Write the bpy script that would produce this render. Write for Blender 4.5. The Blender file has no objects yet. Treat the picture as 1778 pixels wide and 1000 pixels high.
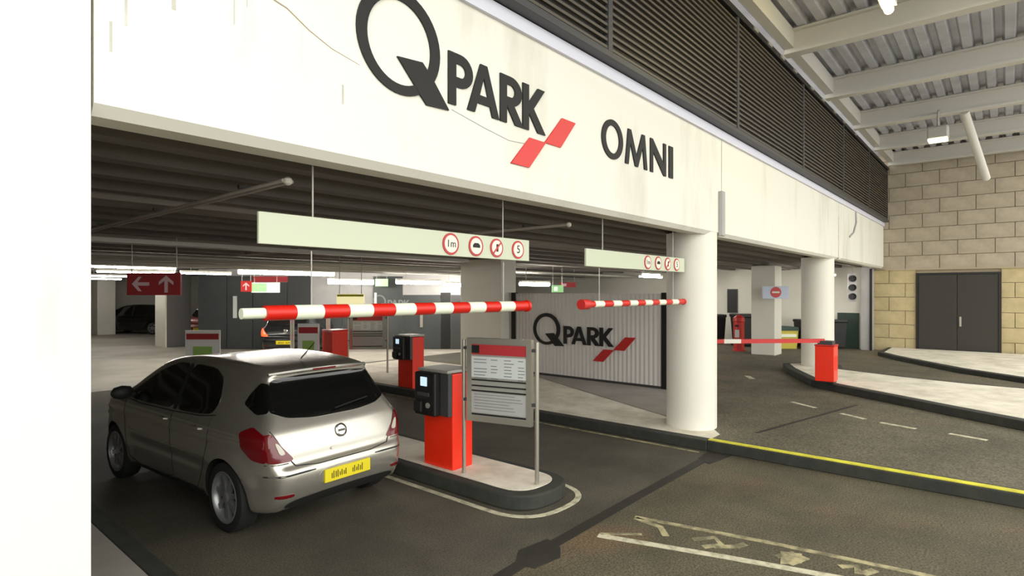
import bpy, bmesh, math, random
import numpy as np
from mathutils import Vector, Matrix
from mathutils.bvhtree import BVHTree
random.seed(7)
PI = math.pi
S = bpy.context.scene
COL = S.collection

# ---------------------------------------------------------------- camera, sky, exposure
cam = bpy.data.cameras.new('camera'); camo = bpy.data.objects.new('camera', cam); COL.objects.link(camo)
cam.sensor_fit = 'HORIZONTAL'; cam.sensor_width = 36.0; cam.lens = 36.0 * 1000 / 1778
cam.shift_y = 8 / 1778; cam.clip_start = .05; cam.clip_end = 200
YAW = math.radians(40.7)
FWD = Vector((math.cos(YAW), math.sin(YAW), 0)); RGT = Vector((math.sin(YAW), -math.cos(YAW), 0))
camo.location = (0, 0, 2.05)
camo.rotation_euler = (PI / 2, 0, YAW - PI / 2)
S.camera = camo
W = bpy.data.worlds.new('sky'); S.world = W; W.use_nodes = True
bg = W.node_tree.nodes['Background']; bg.inputs[0].default_value = (1.0, 1.0, .95, 1); bg.inputs[1].default_value = 3.1
vs = S.view_settings
vs.view_transform = 'Standard'; vs.look = 'None'; vs.gamma = 1; vs.use_curve_mapping = False; vs.exposure = 0.0
TUBE = 75.0      # strength of the garage tubes

# ---------------------------------------------------------------- helpers
def lin(c):
    return tuple((v / 12.92 if v <= .04045 else ((v + .055) / 1.055) ** 2.4) for v in [x / 255 for x in c])

def mat(name, rgb, rough=.6, metal=0, emit=None, strength=0, noise=None, coat=0, bump=None, rgb2=None, scale=3, fac=(.35, .65), stretch=(1, 1, 1), grain=None, tint=None):
    m = bpy.data.materials.new(name); m.use_nodes = True
    nt = m.node_tree; b = nt.nodes['Principled BSDF']
    c = (*lin(rgb), 1)
    b.inputs['Base Color'].default_value = c
    b.inputs['Roughness'].default_value = rough; b.inputs['Metallic'].default_value = metal
    if coat: b.inputs['Coat Weight'].default_value = coat; b.inputs['Coat Roughness'].default_value = .08
    if emit: b.inputs['Emission Color'].default_value = (*lin(emit), 1); b.inputs['Emission Strength'].default_value = strength
    if rgb2 or bump:
        tc = nt.nodes.new('ShaderNodeTexCoord'); mp = nt.nodes.new('ShaderNodeMapping')
        mp.inputs['Scale'].default_value = stretch
        nt.links.new(tc.outputs['Object'], mp.inputs[0])
    if rgb2:
        n1 = nt.nodes.new('ShaderNodeTexNoise'); n1.inputs['Scale'].default_value = scale; n1.inputs['Detail'].default_value = 8
        n1.inputs['Roughness'].default_value = .62
        r = nt.nodes.new('ShaderNodeValToRGB')
        r.color_ramp.elements[0].position = fac[0]; r.color_ramp.elements[1].position = fac[1]
        r.color_ramp.elements[0].color = (*lin(rgb2), 1); r.color_ramp.elements[1].color = c
        nt.links.new(mp.outputs[0], n1.inputs['Vector']); nt.links.new(n1.outputs[0], r.inputs[0]); nt.links.new(r.outputs[0], b.inputs['Base Color'])
    def mixin(colour, factor, blend):
        mx = nt.nodes.new('ShaderNodeMix'); mx.data_type = 'RGBA'; mx.blend_type = blend
        old = b.inputs['Base Color'].links[0].from_socket
        nt.links.new(old, mx.inputs[6]); nt.links.new(factor, mx.inputs[0])
        if isinstance(colour, tuple): mx.inputs[7].default_value = colour
        else: nt.links.new(colour, mx.inputs[7])
        nt.links.new(mx.outputs[2], b.inputs['Base Color'])
    def noise_ramp(sc_, p0, p1, v0, v1):
        n = nt.nodes.new('ShaderNodeTexNoise'); n.inputs['Scale'].default_value = sc_; n.inputs['Detail'].default_value = 6
        r_ = nt.nodes.new('ShaderNodeValToRGB'); r_.color_ramp.elements[0].position = p0; r_.color_ramp.elements[1].position = p1
        r_.color_ramp.elements[0].color = (v0, v0, v0, 1); r_.color_ramp.elements[1].color = (v1, v1, v1, 1)
        nt.links.new(mp.outputs[0], n.inputs['Vector']); nt.links.new(n.outputs[0], r_.inputs[0]); return r_.outputs[0]
    if tint: mixin((*lin(tint[0]), 1), noise_ramp(tint[1], tint[2], tint[2] + .14, 0, .6), 'MIX')
    if grain: mixin(noise_ramp(grain[0], .35, .65, 1 - grain[1], 1 + grain[1] * .5), noise_ramp(.01, 0, .01, 1, 1), 'MULTIPLY')
    if bump:
        n2 = nt.nodes.new('ShaderNodeTexNoise'); n2.inputs['Scale'].default_value = bump[0]; n2.inputs['Detail'].default_value = 5
        bp = nt.nodes.new('ShaderNodeBump'); bp.inputs['Strength'].default_value = bump[1]; bp.inputs['Distance'].default_value = .01
        nt.links.new(mp.outputs[0], n2.inputs['Vector']); nt.links.new(n2.outputs[0], bp.inputs['Height']); nt.links.new(bp.outputs[0], b.inputs['Normal'])
    return m

M = dict(
    white=mat('white_concrete_paint', (226, 224, 212), .7, rgb2=(206, 203, 188), scale=1.1, fac=(.28, .5), stretch=(1.4, 1, .35), bump=(14, .12)),
    white2=mat('white_paint', (224, 222, 209), .6, rgb2=(222, 218, 206), scale=2),
    coping=mat('blue_lit_coping', (214, 214, 226), .6),  # slight blue cast of the light on the upper band, put into the colour
    letter=mat('black_letter', (20, 19, 16), .65),
    red=mat('signal_red', (204, 26, 10), .4),
    redcab=mat('red_cabinet_paint', (242, 46, 14), .38, coat=.3),
    asphalt=mat('asphalt', (98, 91, 70), .85, rgb2=(72, 67, 50), scale=1.3, fac=(.3, .7), bump=(60, .35), grain=(60, .6), tint=((122, 96, 68), .55, .54)),
    asphalt2=mat('ramp_asphalt', (108, 102, 84), .85, rgb2=(82, 77, 60), scale=1.1, fac=(.3, .7), bump=(60, .35), grain=(50, .6), tint=((122, 102, 76), .5, .56)),
    lane=mat('lane_asphalt', (88, 83, 69), .8, rgb2=(66, 62, 52), scale=.9, bump=(60, .25), grain=(70, .5)),
    concrete=mat('garage_concrete', (176, 170, 158), .6, rgb2=(150, 145, 132), scale=.8),
    paving=mat('pale_paving', (228, 221, 204), .8, rgb2=(198, 190, 172), scale=2.2, fac=(.35, .6), bump=(30, .2)),
    pavegrey=mat('grey_pavement', (162, 156, 148), .75, rgb2=(146, 140, 132), scale=1.5),
    kerb=mat('dark_kerb', (52, 53, 47), .8, rgb2=(40, 41, 36), scale=6, bump=(40, .3)),
    linew=mat('worn_white_line', (196, 190, 164), .8, rgb2=(128, 122, 98), scale=9, fac=(.3, .55)),
    lineworn=mat('faded_line', (170, 160, 122), .8, rgb2=(104, 98, 76), scale=7, fac=(.4, .6)),
    yellow=mat('yellow_line', (222, 216, 58), .7, rgb2=(186, 178, 56), scale=6),
    tar=mat('tar_seam', (44, 42, 34), .7, rgb2=(34, 32, 27), scale=4),
    ceil=mat('dark_ceiling', (150, 141, 132), .8, rgb2=(128, 121, 114), scale=1.5, stretch=(.3, 2, 1)),
    rib=mat('dark_rib', (112, 106, 100), .8),
    slat=mat('louvre_bronze', (84, 77, 67), .5, .1),
    black=mat('black_metal', (20, 19, 18), .5),
    dkgrey=mat('dark_grey_metal', (62, 62, 62), .5),
    steel=mat('brushed_steel', (176, 172, 160), .35, .7),
    galv=mat('galvanised', (170, 168, 160), .5, .4),
    conduit=mat('pale_conduit', (190, 182, 174), .6),
    stain=mat('grey_stain', (200, 198, 186), .8, rgb2=(176, 175, 162), scale=8),
    board=mat('white_board', (250, 250, 244), .5),
    deck=mat('roof_deck', (196, 197, 206), .5, .1, rgb2=(172, 174, 184), scale=2),
    beam=mat('pale_beam', (206, 203, 196), .6),
    panelgrey=mat('silver_cladding', (220, 216, 210), .5, 0),
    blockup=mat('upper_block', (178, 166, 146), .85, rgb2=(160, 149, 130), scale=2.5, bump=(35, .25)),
    blockwarm=mat('warm_lit_block', (196, 180, 138), .85, rgb2=(176, 160, 120), scale=2.5, bump=(35, .25)),  # buff of the warm light on the lower courses, put into the colour
    mortar=mat('mortar', (168, 156, 130), .9),
    door=mat('dark_door', (48, 46, 40), .6),
    green=mat('dado_green', (48, 66, 58), .6),
    teal=mat('dark_teal_panel', (62, 66, 66), .5, rgb2=(54, 58, 58), scale=1.2),
    tube=mat('lit_tube', (255, 255, 255), .5, emit=(255, 250, 240), strength=TUBE),
    warm=mat('warm_tube', (255, 240, 190), .5, emit=(255, 232, 150), strength=22),
    flood=mat('flood_lens', (255, 255, 220), .4, emit=(255, 250, 205), strength=6),
    signred=mat('direction_red', (180, 48, 52), .5),
    pink=mat('arrow_pink', (240, 205, 210), .5),
    signwhite=mat('sign_white', (232, 236, 214), .5),
    signgreenw=mat('pale_green_panel', (194, 200, 176), .5),
    paper=mat('paper_white', (206, 210, 208), .6),
    ink=mat('print_grey', (120, 124, 124), .6),
    greenbox=mat('lit_green_sign', (150, 200, 140), .5, emit=(150, 205, 140), strength=.8),
    litwhite=mat('lit_sign_white', (240, 250, 235), .5, emit=(240, 250, 235), strength=.8),
    litcream=mat('lit_cream_sign', (250, 240, 190), .5, emit=(250, 238, 180), strength=.75),
    leaf=mat('print_green', (166, 205, 104), .6),
    screen=mat('lit_screen', (190, 215, 235), .3, emit=(190, 215, 235), strength=1.0),
    bluepanel=mat('pale_blue_panel', (196, 204, 222), .5),
    bin=mat('yellow_bin', (196, 180, 60), .5),
    greyp=mat('shaded_pillar_grey', (96, 94, 92), .7),
    litered=mat('red_plastic', (196, 44, 40), .45),
    midgrey=mat('mid_grey_paint', (176, 174, 172), .65, rgb2=(164, 162, 160), scale=1.5),
    # car
    silver=mat('silver_car_paint', (186, 182, 172), .27, .78, coat=.6),
    dpaint=mat('black_car_paint', (22, 23, 26), .25, .3, coat=.6),
    rpaint=mat('red_car_paint', (120, 20, 18), .28, .2, coat=.6),
    glass=mat('tinted_car_glass', (14, 15, 15), .06, coat=.5),
    rubber=mat('tyre_rubber', (22, 22, 21), .8),
    trimblk=mat('black_plastic_trim', (26, 26, 25), .6),
    alloy=mat('alloy_rim', (160, 160, 160), .35, .7),
    lampred=mat('red_lens', (104, 8, 16), .15, coat=.6),
    lamplit=mat('lit_red_lens', (255, 60, 30), .3, emit=(255, 70, 30), strength=3),
    lampclear=mat('clear_lens', (196, 190, 176), .12, coat=.6),
    chrome=mat('chrome', (215, 215, 210), .15, .95),
    plate=mat('yellow_plate', (222, 204, 30), .5),
    platetext=mat('plate_ink', (100, 84, 10), .6),
)

def tag(o, label=None, cat=None, group=None, kind=None):
    if label: o['label'] = label
    if cat: o['category'] = cat
    if group: o['group'] = group
    if kind: o['kind'] = kind
    return o

def empty(name, loc=(0, 0, 0), rz=0, label=None, cat=None, group=None, kind=None):
    o = bpy.data.objects.new(name, None); COL.objects.link(o); o.location = loc; o.rotation_euler = (0, 0, rz)
    o.empty_display_size = .2
    return tag(o, label, cat, group, kind)

def link(name, me, m, parent=None):
    o = bpy.data.objects.new(name, me); COL.objects.link(o)
    if m is not None:
        me.materials.clear(); me.materials.append(m)
    if parent: o.parent = parent
    return o

class MB:
    def __init__(s): s.v = []; s.f = []; s.smooth = False
    def box(s, x0, x1, y0, y1, z0, z1, mtx=None):
        n = len(s.v)
        p = [(x0, y0, z0), (x1, y0, z0), (x1, y1, z0), (x0, y1, z0), (x0, y0, z1), (x1, y0, z1), (x1, y1, z1), (x0, y1, z1)]
        if mtx is not None: p = [tuple(mtx @ Vector(q)) for q in p]
        s.v += p
        s.f += [tuple(n + i for i in q) for q in ((0, 3, 2, 1), (4, 5, 6, 7), (0, 1, 5, 4), (1, 2, 6, 5), (2, 3, 7, 6), (3, 0, 4, 7))]
        return s
    def prism(s, pts, z0, z1, mtx=None):
        # pts counter-clockwise in XY
        n = len(s.v); k = len(pts)
        p = [(x, y, z0) for x, y in pts] + [(x, y, z1) for x, y in pts]
        if mtx is not None: p = [tuple(mtx @ Vector(q)) for q in p]
        s.v += p
        s.f.append(tuple(n + i for i in reversed(range(k)))); s.f.append(tuple(n + k + i for i in range(k)))
        for i in range(k):
            j = (i + 1) % k; s.f.append((n + i, n + j, n + k + j, n + k + i))
        return s
    def tube(s, pts, r, seg=10, cap=True):
        pts = [Vector(p) for p in pts]; n = len(s.v)
        for i, p in enumerate(pts):
            d = (pts[min(i + 1, len(pts) - 1)] - pts[max(i - 1, 0)]).normalized()
            a = d.orthogonal().normalized() if i == 0 else (a - d * a.dot(d)).normalized()
            b = d.cross(a)
            rr = r[i] if isinstance(r, (list, tuple)) else r
            for k in range(seg):
                t = 2 * PI * k / seg; s.v.append(tuple(p + (a * math.cos(t) + b * math.sin(t)) * rr))
        for i in range(len(pts) - 1):
            for k in range(seg):
                l = (k + 1) % seg
                s.f.append((n + i * seg + k, n + i * seg + l, n + (i + 1) * seg + l, n + (i + 1) * seg + k))
        if cap:
            s.f.append(tuple(n + k for k in reversed(range(seg)))); e = n + (len(pts) - 1) * seg
            s.f.append(tuple(e + k for k in range(seg)))
        return s
    def lathe(s, prof, seg=32, mtx=None, cap=True):
        # prof: (r, z) list, around local Z
        n = len(s.v)
        for r, z in prof:
            for k in range(seg):
                t = 2 * PI * k / seg; q = Vector((r * math.cos(t), r * math.sin(t), z))
                s.v.append(tuple(mtx @ q) if mtx is not None else tuple(q))
        for i in range(len(prof) - 1):
            for k in range(seg):
                l = (k + 1) % seg
                s.f.append((n + i * seg + k, n + i * seg + l, n + (i + 1) * seg + l, n + (i + 1) * seg + k))
        if cap:
            s.f.append(tuple(n + k for k in reversed(range(seg)))); e = n + (len(prof) - 1) * seg
            s.f.append(tuple(e + k for k in range(seg)))
        return s
    def mesh(s, name, smooth=False, bevel=0):
        me = bpy.data.meshes.new(name); me.from_pydata(s.v, [], s.f); me.validate()
        bm = bmesh.new(); bm.from_mesh(me)
        bmesh.ops.recalc_face_normals(bm, faces=bm.faces)
        if bevel: bmesh.ops.bevel(bm, geom=[e for e in bm.edges if e.calc_face_angle(0) > .6], offset=bevel, segments=2, affect='EDGES', profile=.5)
        bm.to_mesh(me); bm.free()
        if smooth:
            me.polygons.foreach_set('use_smooth', [True] * len(me.polygons))
            try: me.set_sharp_from_angle(angle=.7)
            except Exception: pass
        me.update(); return me
    def build(s, name, m, parent=None, smooth=False, bevel=0):
        return link(name, s.mesh(name, smooth, bevel), m, parent)

def bx(name, x0, x1, y0, y1, z0, z1, m, parent=None, bevel=0):
    return MB().box(x0, x1, y0, y1, z0, z1).build(name, m, parent, bevel=bevel)

def copy_tree(o, parent=None):
    c = o.copy(); COL.objects.link(c)
    if parent: c.parent = parent
    for ch in list(o.children): copy_tree(ch, c)
    return c

def arc(cx, cy, rx, ry, a0, a1, n=12):
    return [(cx + rx * math.cos(math.radians(a0 + (a1 - a0) * i / n)), cy + ry * math.sin(math.radians(a0 + (a1 - a0) * i / n))) for i in range(n + 1)]

DG = None
def shape(name, loops, depth, m, parent, mtx):
    """flat outline (with holes) extruded by depth; mtx takes local x,y,z to the parent's space"""
    cu = bpy.data.curves.new(name, 'CURVE'); cu.dimensions = '2D'; cu.fill_mode = 'BOTH'; cu.extrude = depth / 2
    for lp in loops:
        sp = cu.splines.new('POLY'); sp.points.add(len(lp) - 1); sp.use_cyclic_u = True
        for p, q in zip(sp.points, lp): p.co = (q[0], q[1], 0, 1)
    o = bpy.data.objects.new('tmp', cu); COL.objects.link(o)
    me = bpy.data.meshes.new_from_object(o.evaluated_get(bpy.context.evaluated_depsgraph_get()))
    bpy.data.objects.remove(o); bpy.data.curves.remove(cu)
    me.transform(mtx @ Matrix.Translation((0, 0, depth / 2))); me.name = name
    return link(name, me, m, parent)

def text(name, body, size, depth, m, parent, mtx):
    cu = bpy.data.curves.new(name, 'FONT'); cu.body = body; cu.size = size; cu.extrude = depth / 2
    cu.align_x = 'CENTER'; cu.align_y = 'CENTER'
    o = bpy.data.objects.new('tmp', cu); COL.objects.link(o)
    me = bpy.data.meshes.new_from_object(o.evaluated_get(bpy.context.evaluated_depsgraph_get()))
    bpy.data.objects.remove(o); bpy.data.curves.remove(cu)
    me.transform(mtx @ Matrix.Translation((0, 0, depth / 2))); me.name = name
    return link(name, me, m, parent)

def frame_mtx(o, xdir, ydir):
    x = Vector(xdir).normalized(); y = Vector(ydir).normalized(); z = x.cross(y)
    m = Matrix((x, y, z)).transposed().to_4x4(); m.translation = Vector(o); return m

def ribbon(pts, w):
    """polyline in XY -> closed outline of width w"""
    L = []; R = []
    for i, p in enumerate(pts):
        a = Vector(pts[max(i - 1, 0)]); b = Vector(pts[min(i + 1, len(pts) - 1)])
        d = (b - a).normalized(); n = Vector((-d.y, d.x)) * w / 2
        L.append(tuple(Vector(p) + n)); R.append(tuple(Vector(p) - n))
    mb = MB()
    return L, R

def strip(name, pts, w, z0, z1, m, parent=None):
    L, R = ribbon(pts, w); mb = MB(); k = len(L)
    mb.v = [(x, y, z0) for x, y in L] + [(x, y, z0) for x, y in R] + [(x, y, z1) for x, y in L] + [(x, y, z1) for x, y in R]
    for i in range(k - 1):
        mb.f += [(2 * k + i, 3 * k + i, 3 * k + i + 1, 2 * k + i + 1), (i, i + 1, k + i + 1, k + i),
                 (i, 2 * k + i, 2 * k + i + 1, i + 1), (k + i, k + i + 1, 3 * k + i + 1, 3 * k + i)]
    mb.f += [(0, k, 3 * k, 2 * k), (k - 1, 3 * k - 1, 4 * k - 1, 2 * k - 1)]
    return mb.build(name, m, parent)

# ================================================================= SETTING
YF = 3.13           # street face of the building
ZL = 2.86           # underside of the lintel
H0 = .13            # pavement and ramp level
# floor: asphalt in front, with lane and concrete zones of their own
fl = empty('floor', kind='structure')
bx('forecourt_asphalt', -15, 40, -16, YF - .3, -.2, 0, M['asphalt'], fl)
bx('lane_asphalt', -15, 40, YF - .3, 14.3, -.2, 0, M['lane'], fl)
bx('concrete_slab', -15, 40, 14.3, 46, -.2, 0, M['concrete'], fl)
# raised ramp and exit road
bx('ramp_asphalt', 7.5, 22.7, -16, 2.95, 0, H0, M['asphalt2'], fl)
MB().prism([(7.75, 2.95), (22.7, 2.95), (22.7, 12), (10.7, 12), (10.7, 5.0), (8.25, 3.32)], 0, H0).build('ramp_asphalt', M['asphalt2'], fl)
# pavement between the second lane and the logo screen
MB().prism([(7.45, 2.95), (7.75, 2.95), (8.25, 3.32), (10.7, 5.0), (10.7, 13.2), (7.45, 13.2)], 0, H0).build('pavement', M['paving'], fl)
MB().prism([(8.25, 3.85), (8.45, 3.5), (10.66, 5.0), (10.66, 9.2), (10.25, 8.0)], H0, H0 + .012).build('grey_patch', M['pavegrey'], fl)  # greyer area of the pavement before the logo screen
MB().prism([(.2, YF + .02), (1.36, YF + .02), (1.36, 14.0), (-14, 14.0), (-14, YF + .02)], 0, .12).build('pavement', M['pavegrey'], fl)

k1 = empty('trim_1', kind='structure')      # kerbs
bx('kerb', 7.28, 7.45, 2.95, 13.2, 0, H0 + .005, M['kerb'], k1, .012)
bx('kerb', 7.3, 7.5, -16, 2.95, 0, H0 + .004, M['kerb'], k1, .012)
bx('kerb', 1.36, 1.5, YF + .02, 14.0, 0, .125, M['kerb'], k1, .012)
t2 = bx('trim_2', 7.33, 7.43, -16, 2.95, H0 + .004, H0 + .012, M['yellow']); tag(t2, kind='structure')

# painted marks on the ground
def mark(name, label, cat='road marking', group=None):
    return empty(name, label=label, cat=cat, group=group)
mk = mark('road_marking', 'worn cream box marking with faded letters on the foreground asphalt')
strip('line', [(4.16, 2.62), (4.45, 1.7), (4.72, .75), (4.95, -.1)], .075, 0, .004, M['linew'], mk)
strip('line', [(4.72, 2.58), (4.95, 1.5), (5.12, .45), (5.25, -.4)], .06, 0, .004, M['lineworn'], mk)
strip('line', [(4.70, 2.56), (4.66, 2.3), (4.52, 2.18)], .06, 0, .004, M['lineworn'], mk)
strip('line', [(4.42, 2.35), (4.20, 2.62)], .035, 0, .004, M['lineworn'], mk)
for k, pts in enumerate([[(4.60, 1.98), (4.76, 1.86), (4.66, 1.76), (4.52, 1.86)], [(4.58, 1.80), (4.7, 1.66), (4.8, 1.62)], [(4.72, 1.36), (4.88, 1.28), (4.74, 1.22)], [(4.66, 1.25), (4.86, 1.18)], [(4.86, .95), (4.95, .86), (4.83, .82)], [(4.84, .8), (4.97, .74)]]):
    strip('worn_letter', pts, .06, 0, .003 + k * .0004, M['lineworn'], mk)
MB().prism([(4.62, 1.3), (4.74, 1.18), (4.9, 1.22), (4.84, 1.36)], 0, .0058).build('worn_letter', M['lineworn'], mk)
ds = [((10.86, 2.87), (10.57, 2.43)), ((10.34, 2.0), (10.12, 1.64)), ((10.0, 1.42), (9.86, .98)), ((9.82, .6), (9.7, .2)), ((9.66, -.2), (9.6, -.6))]
nm = ['farthest white lane dash on the ramp, nearest the red barrier box', 'white lane dash second from the red barrier box', 'white lane dash third from the red barrier box, on the ramp', 'white lane dash fourth from the red barrier box, on the ramp', 'white lane dash fifth from the red barrier box, closest of all']
for (a, b), l in zip(ds, nm):
    o = strip('lane_dash', [a, b], .085, H0, H0 + .004, M['linew']); tag(o, l, 'road marking', 'white dashes on the ramp')
o = strip('lane_dash', [(13.6, 4.55), (13.2, 4.3)], .12, H0, H0 + .004, M['linew']); tag(o, 'short white smear of paint on the ramp just right of the round column', 'road marking')
# tar seam parallel with the building
sm = empty('tar_seam', label='dark tar seam running across the asphalt in front of the building', cat='seam')
strip('seam', [(-1, 2.72), (2.6, 2.74), (3.6, 2.80), (5.2, 2.82), (7.28, 2.82)], .11, 0, .004, M['tar'], sm)
MB().prism([(3.35, 2.66), (3.62, 2.62), (3.76, 2.72), (3.82, 2.9), (3.5, 2.94), (3.32, 2.82)], 0, .005).build('tar_patch', M['tar'], sm)
MB().prism([(6.75, 2.7), (7.28, 2.62), (7.28, 2.92), (6.9, 2.9)], 0, .005).build('tar_patch', M['tar'], sm)
o = strip('tar_seam', [(8.15, 2.6), (9.6, 2.3), (11.3, 1.95)], .05, H0, H0 + .004, M['tar']); tag(o, 'thin dark seam crossing the ramp behind the yellow kerb', 'seam')

# facade: lintel panels, left pillar wall
wf = empty('wall_front', kind='structure')
joints = [.73, 8.28, 15.9, 22.62]
for a, b in zip(joints[:-1], joints[1:]):
    lp = MB()
    x0, x1 = a + .012, b - .012
    prof = [(YF, ZL + .05), (YF, 4.25), (YF + .22, 4.25), (YF + .22, ZL), (YF + .05, ZL)]
    k = len(prof); lp.v = [(x0, y, z) for y, z in prof] + [(x1, y, z) for y, z in prof]
    lp.f = [tuple(range(k)), tuple(reversed(range(k, 2 * k)))] + [(i, k + i, k + (i + 1) % k, (i + 1) % k) for i in range(k)]
    lp.build('lintel_panel', M['white'], wf)
bx('joint_backing', .75, 22.6, YF + .02, YF + .2, ZL + .03, 4.25, M['black'], wf)
bx('coping', -6, 22.62, YF - .035, YF + .22, 4.25, 4.37, M['coping'], wf)
bx('pillar_face', -6, .73, YF, YF + .22, 0, 4.25, M['white'], wf)
bx('pillar_return', .47, .73, YF + .2, YF + .75, 0, 2.95, M['white'], wf)
# crack running across the lintel
crk = [(.93, 4.17), (1.02, 4.09), (1.12, 4.02), (1.2, 3.95), (1.27, 3.86), (1.4, 3.79), (1.53, 3.71), (1.66, 3.68), (1.8, 3.6), (1.95, 3.54), (2.15, 3.5)]
MB().tube([(x, YF, z) for x, z in crk], [.007, .008, .006, .007, .006, .005, .005, .005, .004, .003, .002], 6).build('crack', M['mortar'], wf)
MB().tube([(2.95, YF, 3.41), (3.3, YF, 3.35), (3.6, YF, 3.31), (3.9, YF, 3.33)], .004, 6).build('crack', M['midgrey'], wf)
for x, z0, z1, w in ((.86, 3.3, 3.75, .012), (.905, 3.62, 3.95, .01), (1.0, 3.7, 3.98, .008), (1.06, 3.45, 3.56, .02), (1.18, 3.62, 3.84, .006), (1.36, 3.48, 3.74, .008), (1.43, 3.6, 3.74, .006), (2.02, 3.22, 3.34, .014), (.80, 3.16, 3.3, .012)):
    bx('drip_stain', x, x + w, YF - .001, YF + .01, z0, z1, M['stain'], wf)
bx('joint_cover', 8.16, 8.27, YF - .06, YF, ZL, 3.5, M['midgrey'], wf, .01)
bx('joint_cover', 15.85, 15.95, YF - .03, YF, ZL, 3.9, M['white2'], wf, .01)
o = MB().tube([(17.9, YF - .02, 4.24), (17.95, YF - .02, 3.95), (17.6, YF - .02, 3.65), (17.1, YF - .02, 3.5)], .02, 8).build('cable', M['midgrey'], None, True)
tag(o, 'thin grey cable drooping down the white lintel beneath the far louvres', 'cable')

# garage ceiling
ce = empty('ceiling', kind='structure')
bx('ceiling_slab', -15, 23, YF + .22, 46, 3.02, 3.2, M['ceil'], ce)
ribm = MB().box(-15, 22.6, 0, .16, 2.91, 3.02).mesh('rib')
for k, y in enumerate([3.75, 4.35, 5.0, 5.7, 6.4, 7.2, 8.0, 8.9, 9.8, 10.8, 11.8, 12.9, 14.0, 15.2, 16.5, 17.8, 19.2, 20.6, 22.2, 24, 26, 28]):
    r = link('rib', ribm, M['rib'], ce); r.location = (0, y, 0)
for y, w in ((6.0, .5), (10.3, .5), (16.0, .6)):
    bx('downstand_beam', -15, 22.6, y, y + w, 2.87, 3.02, M['ceil'], ce)

# garage walls
o = bx('wall_back', -15, 23, 36.0, 36.3, 0, 3.02, M['white2']); tag(o, kind='structure')
o = bx('wall_left', -15.3, -15, -1, 36, 0, 3.02, M['white2']); tag(o, kind='structure')
wr = empty('wall_right', kind='structure')
bx('wall_panel', 22.72, 23, YF + .3, 36, 0, 3.02, M['white2'], wr)
for y0, y1, z1 in ((3.85, 4.5, 1.35), (4.75, 5.4, 1.1)): bx('dado_panel', 22.66, 22.72, y0, y1, H0, z1, M['green'], wr)

# block wall at the far end of the forecourt
we = empty('wall_end', kind='structure')
bx('mortar_bed', 22.72, 23.1, -9, YF + .3, 0, 7.0, M['mortar'], we)
bw, bh = .9, .45
mlow = MB().box(-.03, .03, .008, bw - .008, .008, bh - .008).mesh('block', bevel=.006); mup = mlow.copy()
hl = MB().box(-.03, .03, .008, bw / 2 - .008, .008, bh - .008).mesh('block', bevel=.006); hu = hl.copy()
DY0, DY1, DZ = .2, 2.18, 2.62
for c in range(15):
    z = c * bh + .1
    off = 0 if c % 2 == 0 else -bw / 2
    y = YF + .3 + off - bw
    if off: items = [(YF + .3 - bw / 2, 1)]
    else: items = []
    while y > -8.6: items.append((y, 0)); y -= bw
    for y, half in items:
        w = bw / 2 if half else bw
        if z < DZ - .1 and y < DY1 + .05 and y + w > DY0 - .05:
            # cut blocks beside the door
            for a, b in ((max(y, DY1 + .06), y + w), (y, min(y + w, DY0 - .06))):
                if b - a > .06:
                    q = MB().box(-.03, .03, a + .008, b - .008, z + .008, z + bh - .008).build('block', M['blockwarm'] if z < 2.7 else M['blockup'], we); q.location = (22.70, 0, 0)
            continue
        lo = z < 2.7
        q = link('block', (hl if lo else hu) if half else (mlow if lo else mup), M['blockwarm'] if lo else M['blockup'], we)
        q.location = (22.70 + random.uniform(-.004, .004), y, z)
bx('string_course', 22.62, 22.72, -9, YF - .02, 2.78, 2.83, M['mortar'], we)
dr = empty('door_1', (22.68, 0, 0), kind='structure')
for y0, y1 in ((DY0, (DY0 + DY1) / 2 - .01), ((DY0 + DY1) / 2 + .01, DY1)): bx('door_leaf', -.05, .03, y0, y1, .12, DZ, M['door'], dr, .01)
bx('door_frame', -.07, .03, DY1, DY1 + .06, .1, DZ + .06, M['black'], dr); bx('door_frame', -.07, .03, DY0 - .06, DY0, .1, DZ + .06, M['black'], dr); bx('door_frame', -.07, .03, DY0, DY1, DZ, DZ + .06, M['black'], dr)
bx('door_handle', -.1, -.05, 1.08, 1.13, 1.0, 1.3, M['steel'], dr)

# raised kerbed islands on the right
def island(name, pts, z0, z1, label, inset=.16, parent=None):
    r = empty(name, label=label, cat='kerb island')
    c = Vector((sum(p[0] for p in pts) / len(pts), sum(p[1] for p in pts) / len(pts)))
    MB().prism(pts, z0, z1).build('kerb', M['kerb'], r, bevel=.015)
    k = len(pts); ins = []
    for i in range(k):
        a, b, d = Vector(pts[i - 1]), Vector(pts[i]), Vector(pts[(i + 1) % k])
        n1 = (b - a).normalized(); n2 = (d - b).normalized()
        n = Vector((-(n1.y + n2.y), n1.x + n2.x)); n = n.normalized() if n.length > 1e-6 else Vector((0, 0))
        ins.append(tuple(b + n * inset))
    MB().prism(ins, z1 - .02, z1 + .006).build('paving', M['paving'], r)
    return r
isl2 = island('kerb_island', [(9.0, -3.5), (14.2, -3.5), (14.45, .6), (14.7, 1.6), (15.2, 2.9), (16.05, 3.1), (16.1, 3.85), (15.5, 4.3), (14.6, 3.95), (12.95, 3.05), (12.45, 2.45), (11.95, 1.69), (11.24, .69), (10.2, -.9)], H0, .27,
              'pale paved kerb island carrying the red barrier box before the block wall', .17)
wp = island('kerb_island', [(15.2, -3.5), (22.66, -3.5), (22.66, 3.0), (20.6, 3.0), (19.5, 2.4), (17.4, .9), (16.0, -.6)], H0, .24, 'pale pavement with dark kerb at the foot of the block wall', .17)
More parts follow.
